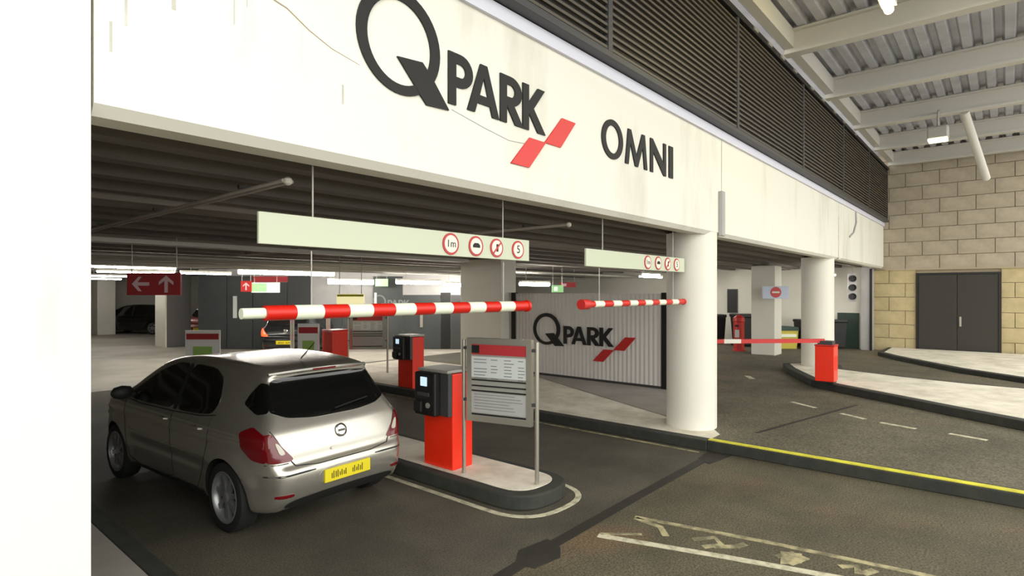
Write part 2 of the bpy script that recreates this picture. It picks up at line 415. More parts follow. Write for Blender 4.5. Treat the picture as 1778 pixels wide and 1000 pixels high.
for i, (a, b) in enumerate([((15.05, 1.85), (14.85, 1.2)), ((14.8, .95), (14.72, .3)), ((14.7, .05), (14.66, -.6))]):
    o = strip('yellow_dash', [a, b], .2, H0, H0 + .005, M['yellow'])
    tag(o, ['yellow road dash farthest along the road beside the block wall', 'middle yellow road dash beside the kerb island', 'yellow road dash closest to the right edge, beside the kerb island'][i], 'road marking', 'yellow dashes by the island')

# canopy roof over the forecourt
rf = empty('canopy_roof', kind='structure')
prof = []; y = YF + .2; top = 6.78; k = 0
while y > -1.7:
    prof += [(y, 6.62), (y - .13, 6.62), (y - .17, 6.72), (y - .26, 6.72)]; y -= .30
dk = MB(); n = len(prof)
dk.v = [(1.5, a, b) for a, b in prof] + [(23, a, b) for a, b in prof] + [(1.5, a, 6.8) for a, b in prof] + [(23, a, 6.8) for a, b in prof]
for i in range(n - 1): dk.f += [(i, i + 1, n + i + 1, n + i), (2 * n + i, 3 * n + i, 3 * n + i + 1, 2 * n + i + 1)]
dk.build('corrugated_deck', M['deck'], rf)
bx('wall_plate', 1.5, 22.7, YF - .32, YF - .17, 6.3, 6.62, M['beam'], rf)
for x in (4.8, 7.8, 10.8, 13.8, 16.8, 19.7, 22.35):
    b = MB(); x0 = x
    b.box(x0 - .11, x0 + .11, -1.7, YF - .17, 6.19, 6.23).box(x0 - .11, x0 + .11, -1.7, YF - .17, 6.57, 6.61).box(x0 - .03, x0 + .03, -1.7, YF - .17, 6.2, 6.6)
    b.build('roof_beam', M['beam'], rf)

# louvre screen above the lintel
lv = empty('louvre_screen', label='dark bronze horizontal louvre screen above the white lintel', cat='louvre')
YL = YF - .12
bx('void_backing', 1.5, 22.62, YL + .1, YL + .14, 4.38, 6.25, M['black'], lv)  # black sheet stands in for the dark void behind the slats
bx('bottom_rail', 1.5, 22.62, YL - .03, YL + .09, 4.38, 4.45, M['dkgrey'], lv, .008)
bx('top_rail', 1.5, 22.62, YL - .03, YL + .09, 6.10, 6.19, M['black'], lv, .008)
posts = [1.55, 5.0, 8.6, 12.2, 15.8, 19.2, 22.57]
for x in posts: bx('post', x - .04, x + .04, YL - .01, YL + .09, 4.45, 6.1, M['dkgrey'], lv)
for a, b in zip(posts[:-1], posts[1:]):
    L = b - a - .08
    sm_ = MB().box(0, L, -.03, 0, -.015, .013)
    me = sm_.mesh('slat')
    for j in range(22):
        o = link('slat', me, M['slat'], lv); o.location = (a + .04, YL + .03, 4.49 + j * .0735)
for x in (9.2, 9.9, 10.6, 11.4, 12.6, 13.5, 14.6, 15.6, 17): bx('bracket', x, x + .18, YL - .05, YL - .03, 6.12, 6.17, M['galv'], lv)

# round columns under the lintel, square pillars within
def column(x, y, r, z0, label, z1=2.9):
    o = MB().lathe([(r, z0), (r, z1)], 48).build('column', M['white2'], None, True); o.location = (x, y, 0); tag(o, label, 'column', 'round white columns under the lintel'); return o
column(8.02, 3.47, .35, H0, 'thick round white column beside the logo screen, at the yellow kerb')
column(15.55, 3.52, .36, .276, 'round white column behind the red barrier box on the right island')
pe = empty('end_pier', (22.45, 3.6, 0), label='slim pale pier closing the lintel beside the block wall', cat='pillar')
bx('pier', -.16, .16, -.2, .13, H0, 2.9, M['midgrey'], pe); bx('conduit', -.22, -.16, -.2, -.13, H0, 2.84, M['black'], pe)
def pillar(x0, x1, y0, y1, z0, m, label):
    o = empty('pillar', ((x0 + x1) / 2, (y0 + y1) / 2, 0), label=label, cat='pillar', group='square pillars in the garage')
    w, d = (x1 - x0) / 2, (y1 - y0) / 2
    bx('shaft', -w, w, -d, d, z0, 2.88, m, o, .02)
    return o
pillar(10.3, 10.85, 9.2, 10.6, 0, M['white2'], 'large pale grey square pillar behind the near tariff board')
p2 = pillar(7.9, 8.75, 23.8, 24.9, 0, M['greyp'], 'dark grey pillar in painted shade with a white lit side, right of the red arrow sign')
bx('lit_side', -.47, -.425, -.54, .54, 0, 2.88, M['white2'], p2)  # white sheet holds the light on this face, the shaft colour the shade
pillar(8.0, 8.75, 33.2, 34.2, 0, M['white2'], 'far white pillar left of the parked black car')
pillar(18.45, 19.15, 5.35, 6.05, H0, M['white2'], 'square white pillar carrying the no entry sign')
pillar(13.2, 13.9, 24.0, 25, 0, M['white2'], 'white pillar far behind the dark lobby wall')

# ================================================================= LETTERING
def circ(cx, cy, rx, ry, n=48): return [(cx + rx * math.cos(2 * PI * i / n), cy + ry * math.sin(2 * PI * i / n)) for i in range(n)]
def fit(loops, x0, x1, z0, z1, w=None):
    w = w or max(p[0] for l in loops for p in l)
    return [[(x0 + p[0] / w * (x1 - x0), z0 + p[1] * (z1 - z0)) for p in l] for l in loops]
GP = [[(0, 0), (.2, 0), (.2, .36)] + arc(.32, .68, .34, .32, -90, 90) + [(0, 1)], [(.2, .55)] + arc(.32, .68, .14, .13, -90, 90) + [(.2, .81)]]
GR = [[(0, 0), (.2, 0), (.2, .36), (.47, 0), (.73, 0), (.44, .39)] + arc(.32, .69, .36, .31, -60, 90) + [(0, 1)], [(.2, .56)] + arc(.32, .69, .14, .13, -90, 90) + [(.2, .82)]]
GA = [[(0, 0), (.21, 0), (.28, .2), (.66, .2), (.73, 0), (.94, 0), (.57, 1), (.37, 1)], [(.35, .37), (.59, .37), (.47, .74)]]
GK = [[(0, 0), (.2, 0), (.2, .38), (.5, 0), (.77, 0), (.36, .51), (.74, 1), (.5, 1), (.2, .62), (.2, 1), (0, 1)]]
GM = [[(0, 0), (.14, 0), (.22, .62), (.44, .0), (.56, 0), (.78, .62), (.86, 0), (1, 0), (.88, 1), (.75, 1), (.5, .3), (.25, 1), (.12, 1)]]
GN = [[(0, 0), (.17, 0), (.17, .62), (.85, 0), (1, 0), (1, 1), (.83, 1), (.83, .38), (.15, 1), (0, 1)]]
GI = [[(0, 0), (1, 0), (1, 1), (0, 1)]]
TAIL = [(2.44, 3.645), (2.66, 3.668), (2.74, 3.595), (2.775, 3.555), (2.915, 3.392), (2.70, 3.378), (2.635, 3.44), (2.59, 3.49)]
RED1 = [(4.075, 3.385), (4.315, 3.385), (4.555, 3.662), (4.335, 3.662)]
RED2 = [(3.615, 3.125), (3.855, 3.125), (4.09, 3.385), (3.86, 3.385)]
def logo(mtx, label, dark, redm, depth=.014, red=True):
    r = empty('logo_sign', label=label, cat='sign')
    shape('letter', [circ(2.472, 3.752, .353, .358), circ(2.468, 3.745, .27, .285)], depth, dark, r, mtx)
    shape('letter_tail', [TAIL], depth * 1.1, dark, r, mtx)
    for g, a, b in ((GP, 2.91, 3.165), (GA, 3.107, 3.468), (GR, 3.482, 3.775), (GK, 3.768, 4.085)): shape('letter', fit(g, a, b, 3.447, 3.836), depth, dark, r, mtx)
    if red:
        for q in (RED1, RED2): shape('red_bar', [q], depth, redm, r, mtx)
    return r
MF = frame_mtx((0, YF, 0), (1, 0, 0), (0, 0, 1))     # local z points out of the wall
logo(MF, 'big black Q PARK lettering with two red bars on the white lintel', M['letter'], M['red'])
om = empty('lettering', label='black OMNI lettering on the white lintel', cat='sign')
shape('letter', [circ(5.237, 3.646, .212, .205), circ(5.237, 3.646, .135, .145)], .014, M['letter'], om, MF)
shape('letter', fit(GM, 5.5, 6.0, 3.447, 3.832), .014, M['letter'], om, MF)
shape('letter', fit(GN, 6.073, 6.475, 3.447, 3.836), .014, M['letter'], om, MF)
shape('letter', fit(GI, 6.555, 6.665, 3.45, 3.836), .014, M['letter'], om, MF)

# silver logo screen standing across the pavement
sc = empty('logo_screen', (10.6, 0, 0), label='silver ribbed screen wall with a Q PARK logo and black edges behind the round column', cat='screen')
y0, y1 = 5.2, 9.0
n = 76
pb = MB(); pts = []
for i in range(n + 1):
    y = y0 + (y1 - y0) * i / n; pts.append((-.012 if i % 2 else 0.0, y))
out = pts + [(.08, y1), (.08, y0)]
pb.prism(out, H0 + .06, 2.03); pb.build('ribbed_sheet', M['panelgrey'], sc)
bx('edge_post', -.03, .09, 5.07, 5.2, H0 + .012, 2.05, M['black'], sc, .008); bx('edge_post', -.03, .09, 9.0, 9.12, H0 + .012, 2.05, M['black'], sc, .008)
bx('base_channel', -.02, .085, 5.2, 9.0, H0 + .012, H0 + .06, M['dkgrey'], sc)
ML = Matrix.Translation((10.588, 8.44, .85)) @ frame_mtx((0, 0, 0), (0, -1, 0), (0, 0, 1)) @ Matrix.Diagonal((1.1, 1.02, 1, 1)) @ Matrix.Translation((-2.119, -3.394, 0))
logo(ML, 'black Q PARK logo with red bars on the silver screen', M['letter'], M['litered'], .02)

# ================================================================= FORECOURT OBJECTS
# island with machine and tariff board
def capsule(x0, x1, ynose, yend, e=2.6, n=18):
    cx, hw = (x0 + x1) / 2, (x1 - x0) / 2; L = hw * 1.0; p = []
    for i in range(n + 1):
        t = PI + PI * i / n; c, s_ = math.cos(t), math.sin(t)
        p.append((cx + hw * math.copysign(abs(c) ** (2 / e), c), ynose + L + L * math.copysign(abs(s_) ** (2 / e), s_)))
    return p + [(x1, yend), (x0, yend)]
isl = empty('kerb_island', label='long rounded dark kerbed island between the lanes, under the near ticket machine', cat='kerb island')
MB().prism(capsule(4.06, 4.92, 3.33, 9.2), 0, .15).build('kerb', M['kerb'], isl, bevel=.02)
MB().prism(capsule(4.17, 4.81, 3.46, 9.1), .12, .156).build('paving', M['paving'], isl)
lp = [p for p in capsule(3.96, 5.02, 3.20, 9.2)][:-2]
lp = [(3.96, 8.5), (3.96, 6)] + lp + [(5.02, 4.2)]
o = strip('kerb_line', lp, .06, 0, .004, M['linew']); tag(o, 'thin worn white line around the nose of the lane island', 'road marking')

o = strip('kerb_line', [(7.17, 3.0), (7.17, 9.5)], .05, 0, .004, M['lineworn']); tag(o, 'faint worn line along the foot of the second lane kerb', 'road marking')

def ticket_machine(loc, label):
    r = empty('ticket_machine', loc, label=label, cat='ticket machine', group='red ticket machines')
    bx('cabinet', 0, .3, 0, .46, 0, 1.07, M['redcab'], r, .012)
    bx('plinth', .02, .28, .02, .44, 0, .02, M['black'], r)
    bx('head', -.06, .0, .0, .46, .60, 1.08, M['dkgrey'], r, .01)
    bx('top_cap', -.08, .31, -.01, .47, 1.08, 1.115, M['galv'], r, .008)
    f = bx('fascia', -.15, -.06, .12, .45, .60, 1.08, M['black'], r, .02)
    bx('screen', -.156, -.15, .24, .34, .93, 1.03, M['screen'], f)
    bx('ticket_slot', -.165, -.15, .2, .38, .82, .86, M['dkgrey'], f)
    MB().lathe([(.03, 0), (.03, .012)], 16, Matrix.Translation((-.15, .22, .72)) @ Matrix.Rotation(-PI / 2, 4, 'Y')).build('button', M['galv'], f, True)
    bx('card_reader', -.19, -.15, .3, .42, .64, .76, M['trimblk'], f, .01)
    return r
tm = ticket_machine((4.22, 4.46, .156), 'red ticket machine with black lit fascia on the near lane island')
tm.scale = (1, 1, .96)
tm2 = copy_tree(tm); tm2.location = (7.42, 9.0, H0); tm2['label'] = 'red ticket machine standing farther back at the second lane kerb'

def tariff_board(a, b, z0, label, zt=1.58, zb=.72):
    a, b = Vector(a), Vector(b); L = (b - a).length
    r = empty('tariff_board', (a.x, a.y, z0), math.atan2(b.y - a.y, b.x - a.x), label=label, cat='notice board', group='framed tariff boards')
    zt -= z0; zb -= z0
    for x in (0, L): MB().tube([(x, 0, 0), (x, 0, zt - .02)], .021, 12).build('post', M['steel'], r, True)
    bx('panel', .06, L - .06, -.012, .02, zb, zt, M['galv'], r)
    w = .055
    fr = MB().box(.05, L - .05, -.03, .03, zt - w, zt).box(.05, L - .05, -.03, .03, zb, zb + w).box(.05, .05 + w, -.03, .03, zb + w, zt - w).box(L - .05 - w, L - .05, -.03, .03, zb + w, zt - w)
    fr.build('frame', M['steel'], r)
    for z in (zt - .12, zb + .2):
        for x in (.03, L - .03): bx('clamp', x - .03, x + .03, -.02, .02, z, z + .03, M['dkgrey'], r)
    H = zt - zb
    x0, x1 = .05 + w, L - .05 - w
    bx('header', x0, x1, -.018, -.012, zt - w - .115, zt - w - .01, M['signred'], r)
    bx('header_mark', x0, x0 + .09, -.02, -.018, zt - w - .10, zt - w - .02, M['black'], r)
    s1 = bx('price_sheet', x0, x1, -.018, -.012, zb + H * .53, zt - w - .135, M['paper'], r)
    tx = MB()
    zz = zt - w - .16
    for j in range(7):
        for (c0, c1) in ((.04, .3), (.36, .5), (.6, .78), (.85, .97)):
            if random.random() < .93: tx.box(x0 + c0 * (x1 - x0), x0 + (c0 + (c1 - c0) * random.uniform(.7, 1)) * (x1 - x0), -.0195, -.018, zz - .008, zz)
        zz -= .032
    tag(tx.build('price_lines', M['ink'], s1), kind='stuff')
    for z in (zb + H * .49, zb + H * .42, zb + H * .36): bx('black_bar', x0, x1, -.02, -.012, z, z + .014, M['black'], r)
    s2 = bx('terms_sheet', x0, x1, -.018, -.012, zb + .09, zb + H * .35, M['midgrey'], r)
    tx = MB(); zz = zb + H * .33
    for j in range(6): tx.box(x0 + .03, x1 - random.uniform(.04, .2), -.0195, -.018, zz - .006, zz); zz -= .03
    tag(tx.build('terms_lines', M['ink'], s2), kind='stuff')
    bx('black_bar', x0, x1, -.02, -.012, zb + w + .01, zb + w + .026, M['black'], r)
    return r
tb = tariff_board((4.26, 4.33), (4.47, 3.52), .156, 'steel framed tariff board with red header on the near island')
tb2 = copy_tree(tb); tb2.location = (7.88, 11.95, H0); tb2.rotation_euler = (0, 0, math.atan2(-.66, .62)); tb2.scale = (1.12, 1, 1.0)
tb2['label'] = 'steel framed tariff board farther back, left of the second ticket machine'

# barrier boxes
def barrier_box(loc, a, hgt, label, rz=0):
    r = empty('barrier_box', loc, rz, label=label, cat='barrier', group='red barrier boxes')
    bx('cabinet', -a / 2, a / 2, -a / 2, a / 2, .03, hgt, M['redcab'], r, .012)
    bx('plinth', -a / 2 + .02, a / 2 - .02, -a / 2 + .02, a / 2 - .02, 0, .03, M['black'], r)
    bx('lid', -a / 2 - .01, a / 2 + .01, -a / 2 - .01, a / 2 + .01, hgt, hgt + .03, M['litered'], r, .01)
    return r
barrier_box((7.52, 11.93, H0), .42, 1.03, 'red barrier box left of the far tariff board', 0)
b2 = barrier_box((12.72, 2.72, .276), .34, .72, 'red barrier box on the right kerb island before the round column')
dv = Vector((10.35 - 12.72, 5.15 - 2.72, 0)).normalized()
ar = empty('pivot', (0, 0, 0))
bpy.data.objects.remove(ar)
bx('arm_mount', -.13, .13, -.13, .13, .75, .82, M['dkgrey'], b2)
for k in range(9):
    a0, a1 = .05 + k * .34, .05 + (k + 1) * .34
    MB().box(a0, a1, -.03, .03, .76, .84, Matrix.Rotation(math.atan2(dv.y, dv.x), 4, 'Z') @ Matrix.Translation((0, 0, .02))).build('arm_section', M['white2'] if k == 5 else M['litered'], b2)

# hanging panels with round signs, height bars on wires
def hanging_panel(x0, x1, y, z0, z1, label, circles):
    r = empty('overhead_sign', ((x0 + x1) / 2, y, z0), label=label, cat='sign', group='hanging sign panels over the lanes')
    w = (x1 - x0) / 2; h = z1 - z0
    bx('panel', -w, w, -.012, .012, 0, h, M['signgreenw'], r, .004)
    for x in (-w * .72, w * .72): MB().tube([(x, .0, h), (x, .0, 3.0 - z0 - .06)], .006, 6).build('hanger', M['galv'], r)
    m = frame_mtx((0, -.012, 0), (1, 0, 0), (0, 0, 1))
    for (cx, rad, rim, txt) in circles:
        x = cx - (x0 + x1) / 2
        d = shape('round_sign', [circ(x, h / 2, rad, rad)], .008, rim, r, m)
        m2 = m @ Matrix.Translation((0, 0, .008))
        shape('face', [circ(x, h / 2, rad * .80, rad * .80)], .003, M['white2'], d, m2)
        m3 = m2 @ Matrix.Translation((x, h / 2, .003))
        if txt in ('5', '1m'): text('numeral', txt, rad * (1.25 if txt == '5' else .95), .002, M['letter'], d, m3)
        elif txt == 'v':
            shape('pictogram', [[(-.5 * rad, -.15 * rad), (.5 * rad, -.15 * rad), (.5 * rad, .1 * rad), (.25 * rad, .3 * rad), (-.25 * rad, .3 * rad), (-.5 * rad, .1 * rad)]], .002, M['letter'], d, m3)
        elif txt == '/':
            shape('pictogram', [[(-.12 * rad, -.4 * rad), (.18 * rad, -.4 * rad), (.18 * rad, .4 * rad), (-.12 * rad, .4 * rad)]], .002, M['letter'], d, m3)
            shape('slash', [[(-.62 * rad, -.5 * rad), (-.5 * rad, -.62 * rad), (.62 * rad, .5 * rad), (.5 * rad, .62 * rad)]], .004, M['litered'], d, m3)
    return r
YS = 3.42
rimr = M['signred']
hanging_panel(1.63, 4.21, YS, 2.345, 2.54, 'long pale green hanging sign panel with four round road signs over the near lane',
              [(3.20, .088, rimr, '1m'), (3.49, .085, rimr, 'v'), (3.75, .082, rimr, '/'), (4.04, .082, rimr, '5')])
hanging_panel(5.13, 7.58, YS - .03, 2.33, 2.52, 'shorter looking pale hanging sign panel over the second lane by the column',
              [(6.50, .085, rimr, '1m'), (6.78, .085, rimr, 'v'), (7.05, .083, rimr, '/'), (7.32, .083, rimr, '5')])

def height_bar(x0, x1, y, z, r0, label, n, white_tip):
    r = empty('height_bar', ((x0 + x1) / 2, y, z), label=label, cat='height bar', group='striped height bars hanging over the lanes')
    w = (x1 - x0) / 2
    L = 2 * w / n
    for k in range(n):
        a = -w + k * L
        red = (k % 2 == 0)
        MB().tube([(a + .001, 0, 0), (a + L - .001, 0, 0)], r0, 16).build('red_band' if red else 'white_band', M['red'] if red else M['signwhite'], r, True)
    if white_tip: MB().tube([(-w - .14, 0, 0), (-w, 0, 0)], r0 * .7, 16).build('end_plug', M['signwhite'], r, True)
    else: MB().tube([(-w - .05, 0, 0), (-w + .08, 0, 0)], r0 * 1.5, 16).build('end_cap', M['litered'], r, True)
    MB().tube([(w, 0, 0), (w + .03, 0, 0)], r0 * 1.15, 16).build('end_cap', M['red'], r, True)
    for x in (-w * .75, w * .75): MB().tube([(x, 0, 0), (x, 0, 2.32 - z)], .005, 6).build('hanger', M['galv'], r)
    return r
height_bar(1.67, 4.17, YS, 1.925, .047, 'red and white striped height bar hanging across the near lane', 13, True)
height_bar(5.10, 7.55, YS - .03, 1.925, .036, 'red and white striped height bar hanging across the second lane', 13, False)

# conduits on the ceiling with end boxes
def conduit(x, y0, y1, z, label):
    r = empty('conduit', (x, y0, z), label=label, cat='pipe', group='ceiling conduits over the lanes')
    for s_ in (-1, 1): MB().tube([(s_ * .03, 0, 0), (s_ * .03, y1 - y0, 0)], .014, 8).build('pipe', M['conduit'], r, True)
    MB().lathe([(.012, -.028), (.027, -.016), (.03, 0), (.027, .016), (.012, .028)], 16).build('end_box', M['white2'], r, True)
    for k in range(5): bx('strap', -.06, .06, .6 + k * 1.8, .63 + k * 1.8, .014, .04, M['dkgrey'], r)
    return r
conduit(1.98, 3.72, 12.0, 2.81, 'pair of thin conduits on the dark ceiling over the near lane')
conduit(5.3, 3.72, 12.0, 2.81, 'pair of thin conduits on the dark ceiling over the second lane')

# pipes and tray runs across the ceiling
for i, (y, z, r_, l) in enumerate([(13.2, 2.74, .05, 'second pale pipe from the lanes running across under the garage ceiling'), (14.6, 2.70, .06, 'pale pipe farthest from the lanes running across under the garage ceiling'), (11.9, 2.72, .05, 'thin pale pipe nearest the lanes running across under the garage ceiling')]):
    o = MB().tube([(-10, y, z), (22, y, z)], r_, 10).build('service_pipe', M['galv'], None, True); tag(o, l, 'pipe', 'pipes under the ceiling')
o = MB().box(-8, 9.0, 9.0, 9.25, 2.72, 2.78).build('cable_tray', M['galv']); tag(o, 'long flat grey cable tray beneath the dark ceiling at left', 'tray')

# ================================================================= LIGHT FITTINGS
lamp_mesh = {}
def batten(x, y, z, L, label, rad=.028):
    r = empty('batten_light', (x, y, z), label=label, cat='light', group='lit batten lights under the garage ceiling')
    key = (round(L, 2), rad, z)
    if key not in lamp_mesh:
        lamp_mesh[key] = (MB().box(0, L, -.045, .045, .0, .06).mesh('housing'), MB().tube([(.02, 0, .01 - rad), (L - .02, 0, .01 - rad)], rad, 10).mesh('tube', True), MB().tube([(L * .2, 0, .06), (L * .2, 0, 3.02 - z)], .01, 6).mesh('hanger'))
    a, b, c = lamp_mesh[key]
    link('housing', a, M['white2'], r); link('tube', b, M['tube'], r); link('hanger', c, M['galv'], r); return r
bl = [(3.4, 15.6, 2.0, 'long batten light at the left edge of the opening'), (4.6, 19.2, 2.0, 'batten light over the far left parking bays'),
      (6.6, 18.8, 1.5, 'batten light right above the red arrow sign'), 
      
      
      (19.0, 10.2, 1.8, 'batten light above the middle of the logo screen'), (20.0, 8.6, 1.6, 'batten light above the right end of the logo screen'),
      (5.4, 24.5, 2.0, 'far batten light between the white pillars'), (6, 29.5, 2.0, 'farthest batten light above the parked black car'),
      (16.8, 8.9, 1.2, 'batten light just right of the round column, over the ramp'),
      (20.2, 4.4, 1.6, 'batten light near the far end pier, right of the no entry pillar')]
for x, y, L, l in bl: batten(x, y, 2.66, L, l)
for x, y, z, L, l in [(6.9, 15.6, 2.66, 2.9, 'long bright batten light above the dark car and lobby panels'), (9.9, 16.1, 2.43, 1.7, 'low batten light over the pale lobby wall, left of the green exit sign'),
                   (11.3, 14.5, 2.43, 1.85, 'low batten light just right of the green exit sign'), (13.35, 14.5, 2.36, 1.0, 'short batten light left of the large pillar'),
                   (13.75, 11.5, 2.37, 1.5, 'low batten light seen just above the left end of the logo screen')]: batten(x, y, z, L, l, .06)

# lamps under the canopy
st = empty('strip_light', (8.12, 1.26, 6.02), label='warm lit strip light hanging under the canopy roof', cat='light')
bx('housing', 0, 1.5, -.09, .09, .05, .14, M['white2'], st); MB().tube([(.03, 0, 0), (1.47, 0, 0)], .06, 12).build('tube', M['warm'], st, True)
for x in (.2, 1.4): MB().tube([(x, 0, .14), (x, 0, .6)], .012, 6).build('hanger', M['galv'], st)
fd = empty('flood_light', (16.3, 1.2, 5.55), 0, label='pale flood light on a bracket under the canopy beam at right', cat='light')
bx('lamp_body', -.17, .17, -.2, .2, .0, .28, M['galv'], fd, .04); bx('lens', -.15, .15, -.18, .18, -.05, 0, M['flood'], fd, .015)
MB().tube([(0, 0, .28), (0, 0, .62), (.2, 0, .70), (.52, 0, .70)], .025, 8).build('bracket', M['galv'], fd, True)
tr = empty('canopy_strut', label='pale diagonal strut beneath the canopy at far right', cat='strut')
MB().tube([(16.8, .75, 6.2), (18.6, .4, 4.9)], .09, 10).build('strut', M['beam'], tr, True)

# ================================================================= GARAGE OBJECTS
def sheet(name, depth_d, px0, px1, z0, z1): pass
# red arrow sign
def face_frame(c): return frame_mtx(c, tuple(RGT), (0, 0, 1))
def arrow(): return [[(-.5, 0), (-.12, .42), (.06, .42), (-.18, .1), (.5, .1), (.5, -.1), (-.18, -.1), (.06, -.42), (-.12, -.42)]]
def rot(l, a): return [[(p[0] * math.cos(a) - p[1] * math.sin(a), p[0] * math.sin(a) + p[1] * math.cos(a)) for p in q] for q in l]
def mv(l, s_, dx, dy): return [[(p[0] * s_ + dx, p[1] * s_ + dy) for p in q] for q in l]
rs = empty('direction_sign', (3.17, 10.12, 2.01), YAW - PI / 2, label='dark red hanging sign with a left arrow and an up arrow', cat='sign')
bx('panel', -.42, .42, 0, .04, 0, .35, M['signred'], rs, .008)
m = frame_mtx((0, 0, 0), (1, 0, 0), (0, 0, 1))
shape('arrow', mv(arrow(), .27, -.2, .175), .004, M['pink'], rs, m)
shape('arrow', mv(rot(arrow(), -PI / 2), .27, .2, .175), .004, M['pink'], rs, m)
for x in (-.35, .35): MB().tube([(x, .02, .35), (x, .02, .95)], .008, 6).build('hanger', M['galv'], rs)

# dark lobby wall, facing the entrance
D = 20.9
o0 = FWD * D
lb = empty('lobby_wall', (o0.x, o0.y, 0), YAW - PI / 2, label='dark panelled lobby wall across the back of the garage', cat='wall')
X = lambda px: (px - 889) / 1000 * D
Z = lambda py: 2.05 - (py - 508) / 1000 * D
bx('wall', X(345), X(812), 0, .3, 0, 2.9, M['midgrey'], lb)
for a, b, t, mm in ((345, 395, 470, M['teal']), (395, 440, 479, M['teal']), (440, 500, 490, M['teal']), (500, 541, 478, M['dkgrey']), (541, 595, 530, M['teal']), (595, 648, 530, M['teal']), (648, 700, 480, M['teal']), (700, 765, 512, M['teal']), (765, 783, 508, M['black']), (783, 811, 512, M['dkgrey'])):
    bx('panel', X(a) + .012, X(b) - .012, -.06, 0, .02, min(Z(t), 2.88), mm, lb, .006)
bx('red_band', X(440), X(502), -.06, 0, Z(490) + .01, Z(480), M['signred'], lb)
for a, b, t, q in ((407, 413, 514, 552), (651, 655, 508, 530), (730, 735, 545, 568)): bx('door_handle', X(a), X(b), -.11, -.06, Z(q), Z(t), M['paper'] if a < 700 else M['steel'], lb)
logo(Matrix.Translation((o0.x, o0.y, 0)) @ Matrix.Rotation(YAW - PI / 2, 4, 'Z') @ frame_mtx((0, -.062, 0), (1, 0, 0), (0, 0, 1)) @ Matrix.Translation((X(648), Z(535), 0)) @ Matrix.Diagonal((.68, .68, 1, 1)) @ Matrix.Translation((-2.119, -3.394, 0)),
     'small pale Q PARK logo on the dark lobby wall', M['ink'], M['red'], .01, red=False)

def back_sign(name, px, py, pz, w, hgt, m, label, cat='sign', hang=True):
    """small sign facing the entrance"""
    r = empty(name, (px, py, pz), YAW - PI / 2, label=label, cat=cat)
    bx('panel', -w / 2, w / 2, 0, .04, 0, hgt, m, r, .006)
    if hang:
        for x in (-w * .4, w * .4): MB().tube([(x, .02, hgt), (x, .02, 3.0 - pz)], .008, 6).build('hanger', M['galv'], r)
    return r
r = back_sign('exit_sign', 8.85, 18.05, 2.05, .9, .32, M['litwhite'], 'pale lit exit sign with green panel left of the striped bar'); bx('green_panel', -.43, .05, -.006, 0, .02, .30, M['greenbox'], r)
r = back_sign('exit_sign', 12.3, 16.6, 2.27, .44, .26, M['greenbox'], 'small green lit exit sign above the lobby logo'); bx('pictogram', -.16, -.04, -.006, 0, .05, .2, M['litwhite'], r)
r = back_sign('exit_sign', 14.5, 10.6, 2.06, .36, .22, M['greenbox'], 'small green exit sign peeping over the logo screen'); bx('pictogram', -.12, 0, -.006, 0, .04, .17, M['litwhite'], r)
r = back_sign('direction_sign', 8.3, 18.2, 2.08, .34, .34, M['litered'], 'small square red sign with a white up arrow'); shape('arrow', mv(rot(arrow(), -PI / 2), .24, 0, .17), .004, M['pink'], r, m)
r = back_sign('lit_sign', 7.48, 11.25, 1.6, .62, .42, M['litcream'], 'cream lit hanging sign behind the striped bar'); bx('header', -.3, .3, -.005, 0, .36, .41, M['yellow'], r)
r = back_sign('direction_sign', 17.6, 12.4, 2.25, .6, .18, M['signred'], 'small dark red sign above the logo screen'); bx('mark', -.2, -.05, -.005, 0, .04, .14, M['pink'], r)

def notice(x, y, w, zb, zt, label):
    r = empty('notice_stand', (x, y, 0), YAW - PI / 2, label=label, cat='notice board', group='white notices on stands')
    bx('board', -w / 2, w / 2, 0, .03, zb, zt, M['board'], r, .006)
    h_ = zt - zb
    bx('red_header', -w / 2 + .03, w / 2 - .03, -.006, 0, zt - h_ * .33, zt - h_ * .12, M['signred'], r)
    bx('green_panel', -w * .27, w * .27, -.006, 0, zb + h_ * .08, zb + h_ * .42, M['leaf'], r)
    for s_ in (-1, 1): bx('leg', s_ * w * .35 - .02, s_ * w * .35 + .02, .005, .03, 0, zb, M['galv'], r)
    bx('foot', -w / 2, w / 2, -.15, .18, 0, .03, M['dkgrey'], r)
    return r
notice(5.3, 13.77, .79, .57, 1.2, 'white notice with red header and green panel behind the silver car')
notice(7.05, 12.3, .5, .65, 1.33, 'smaller white notice with red header left of the far red box')
for i, (x, y, hh, l) in enumerate([(7.9, 14.6, 1.45, 'white bollard with pink bands left of the far red barrier box'), (7.66, 12.45, 1.62, 'white and red marker post behind the far red barrier box')]):
    r = empty('marker_post', (x, y, 0 if i == 0 else H0), label=l, cat='bollard')
    MB().lathe([(.05, 0), (.05, hh * .93), (.035, hh * .98), (.01, hh)], 16).build('shaft', M['white2'], r, True)
    for z in (hh * .55, hh * .85): MB().lathe([(.053, z), (.053, z + .1)], 16).build('band', M['pink'], r, True)

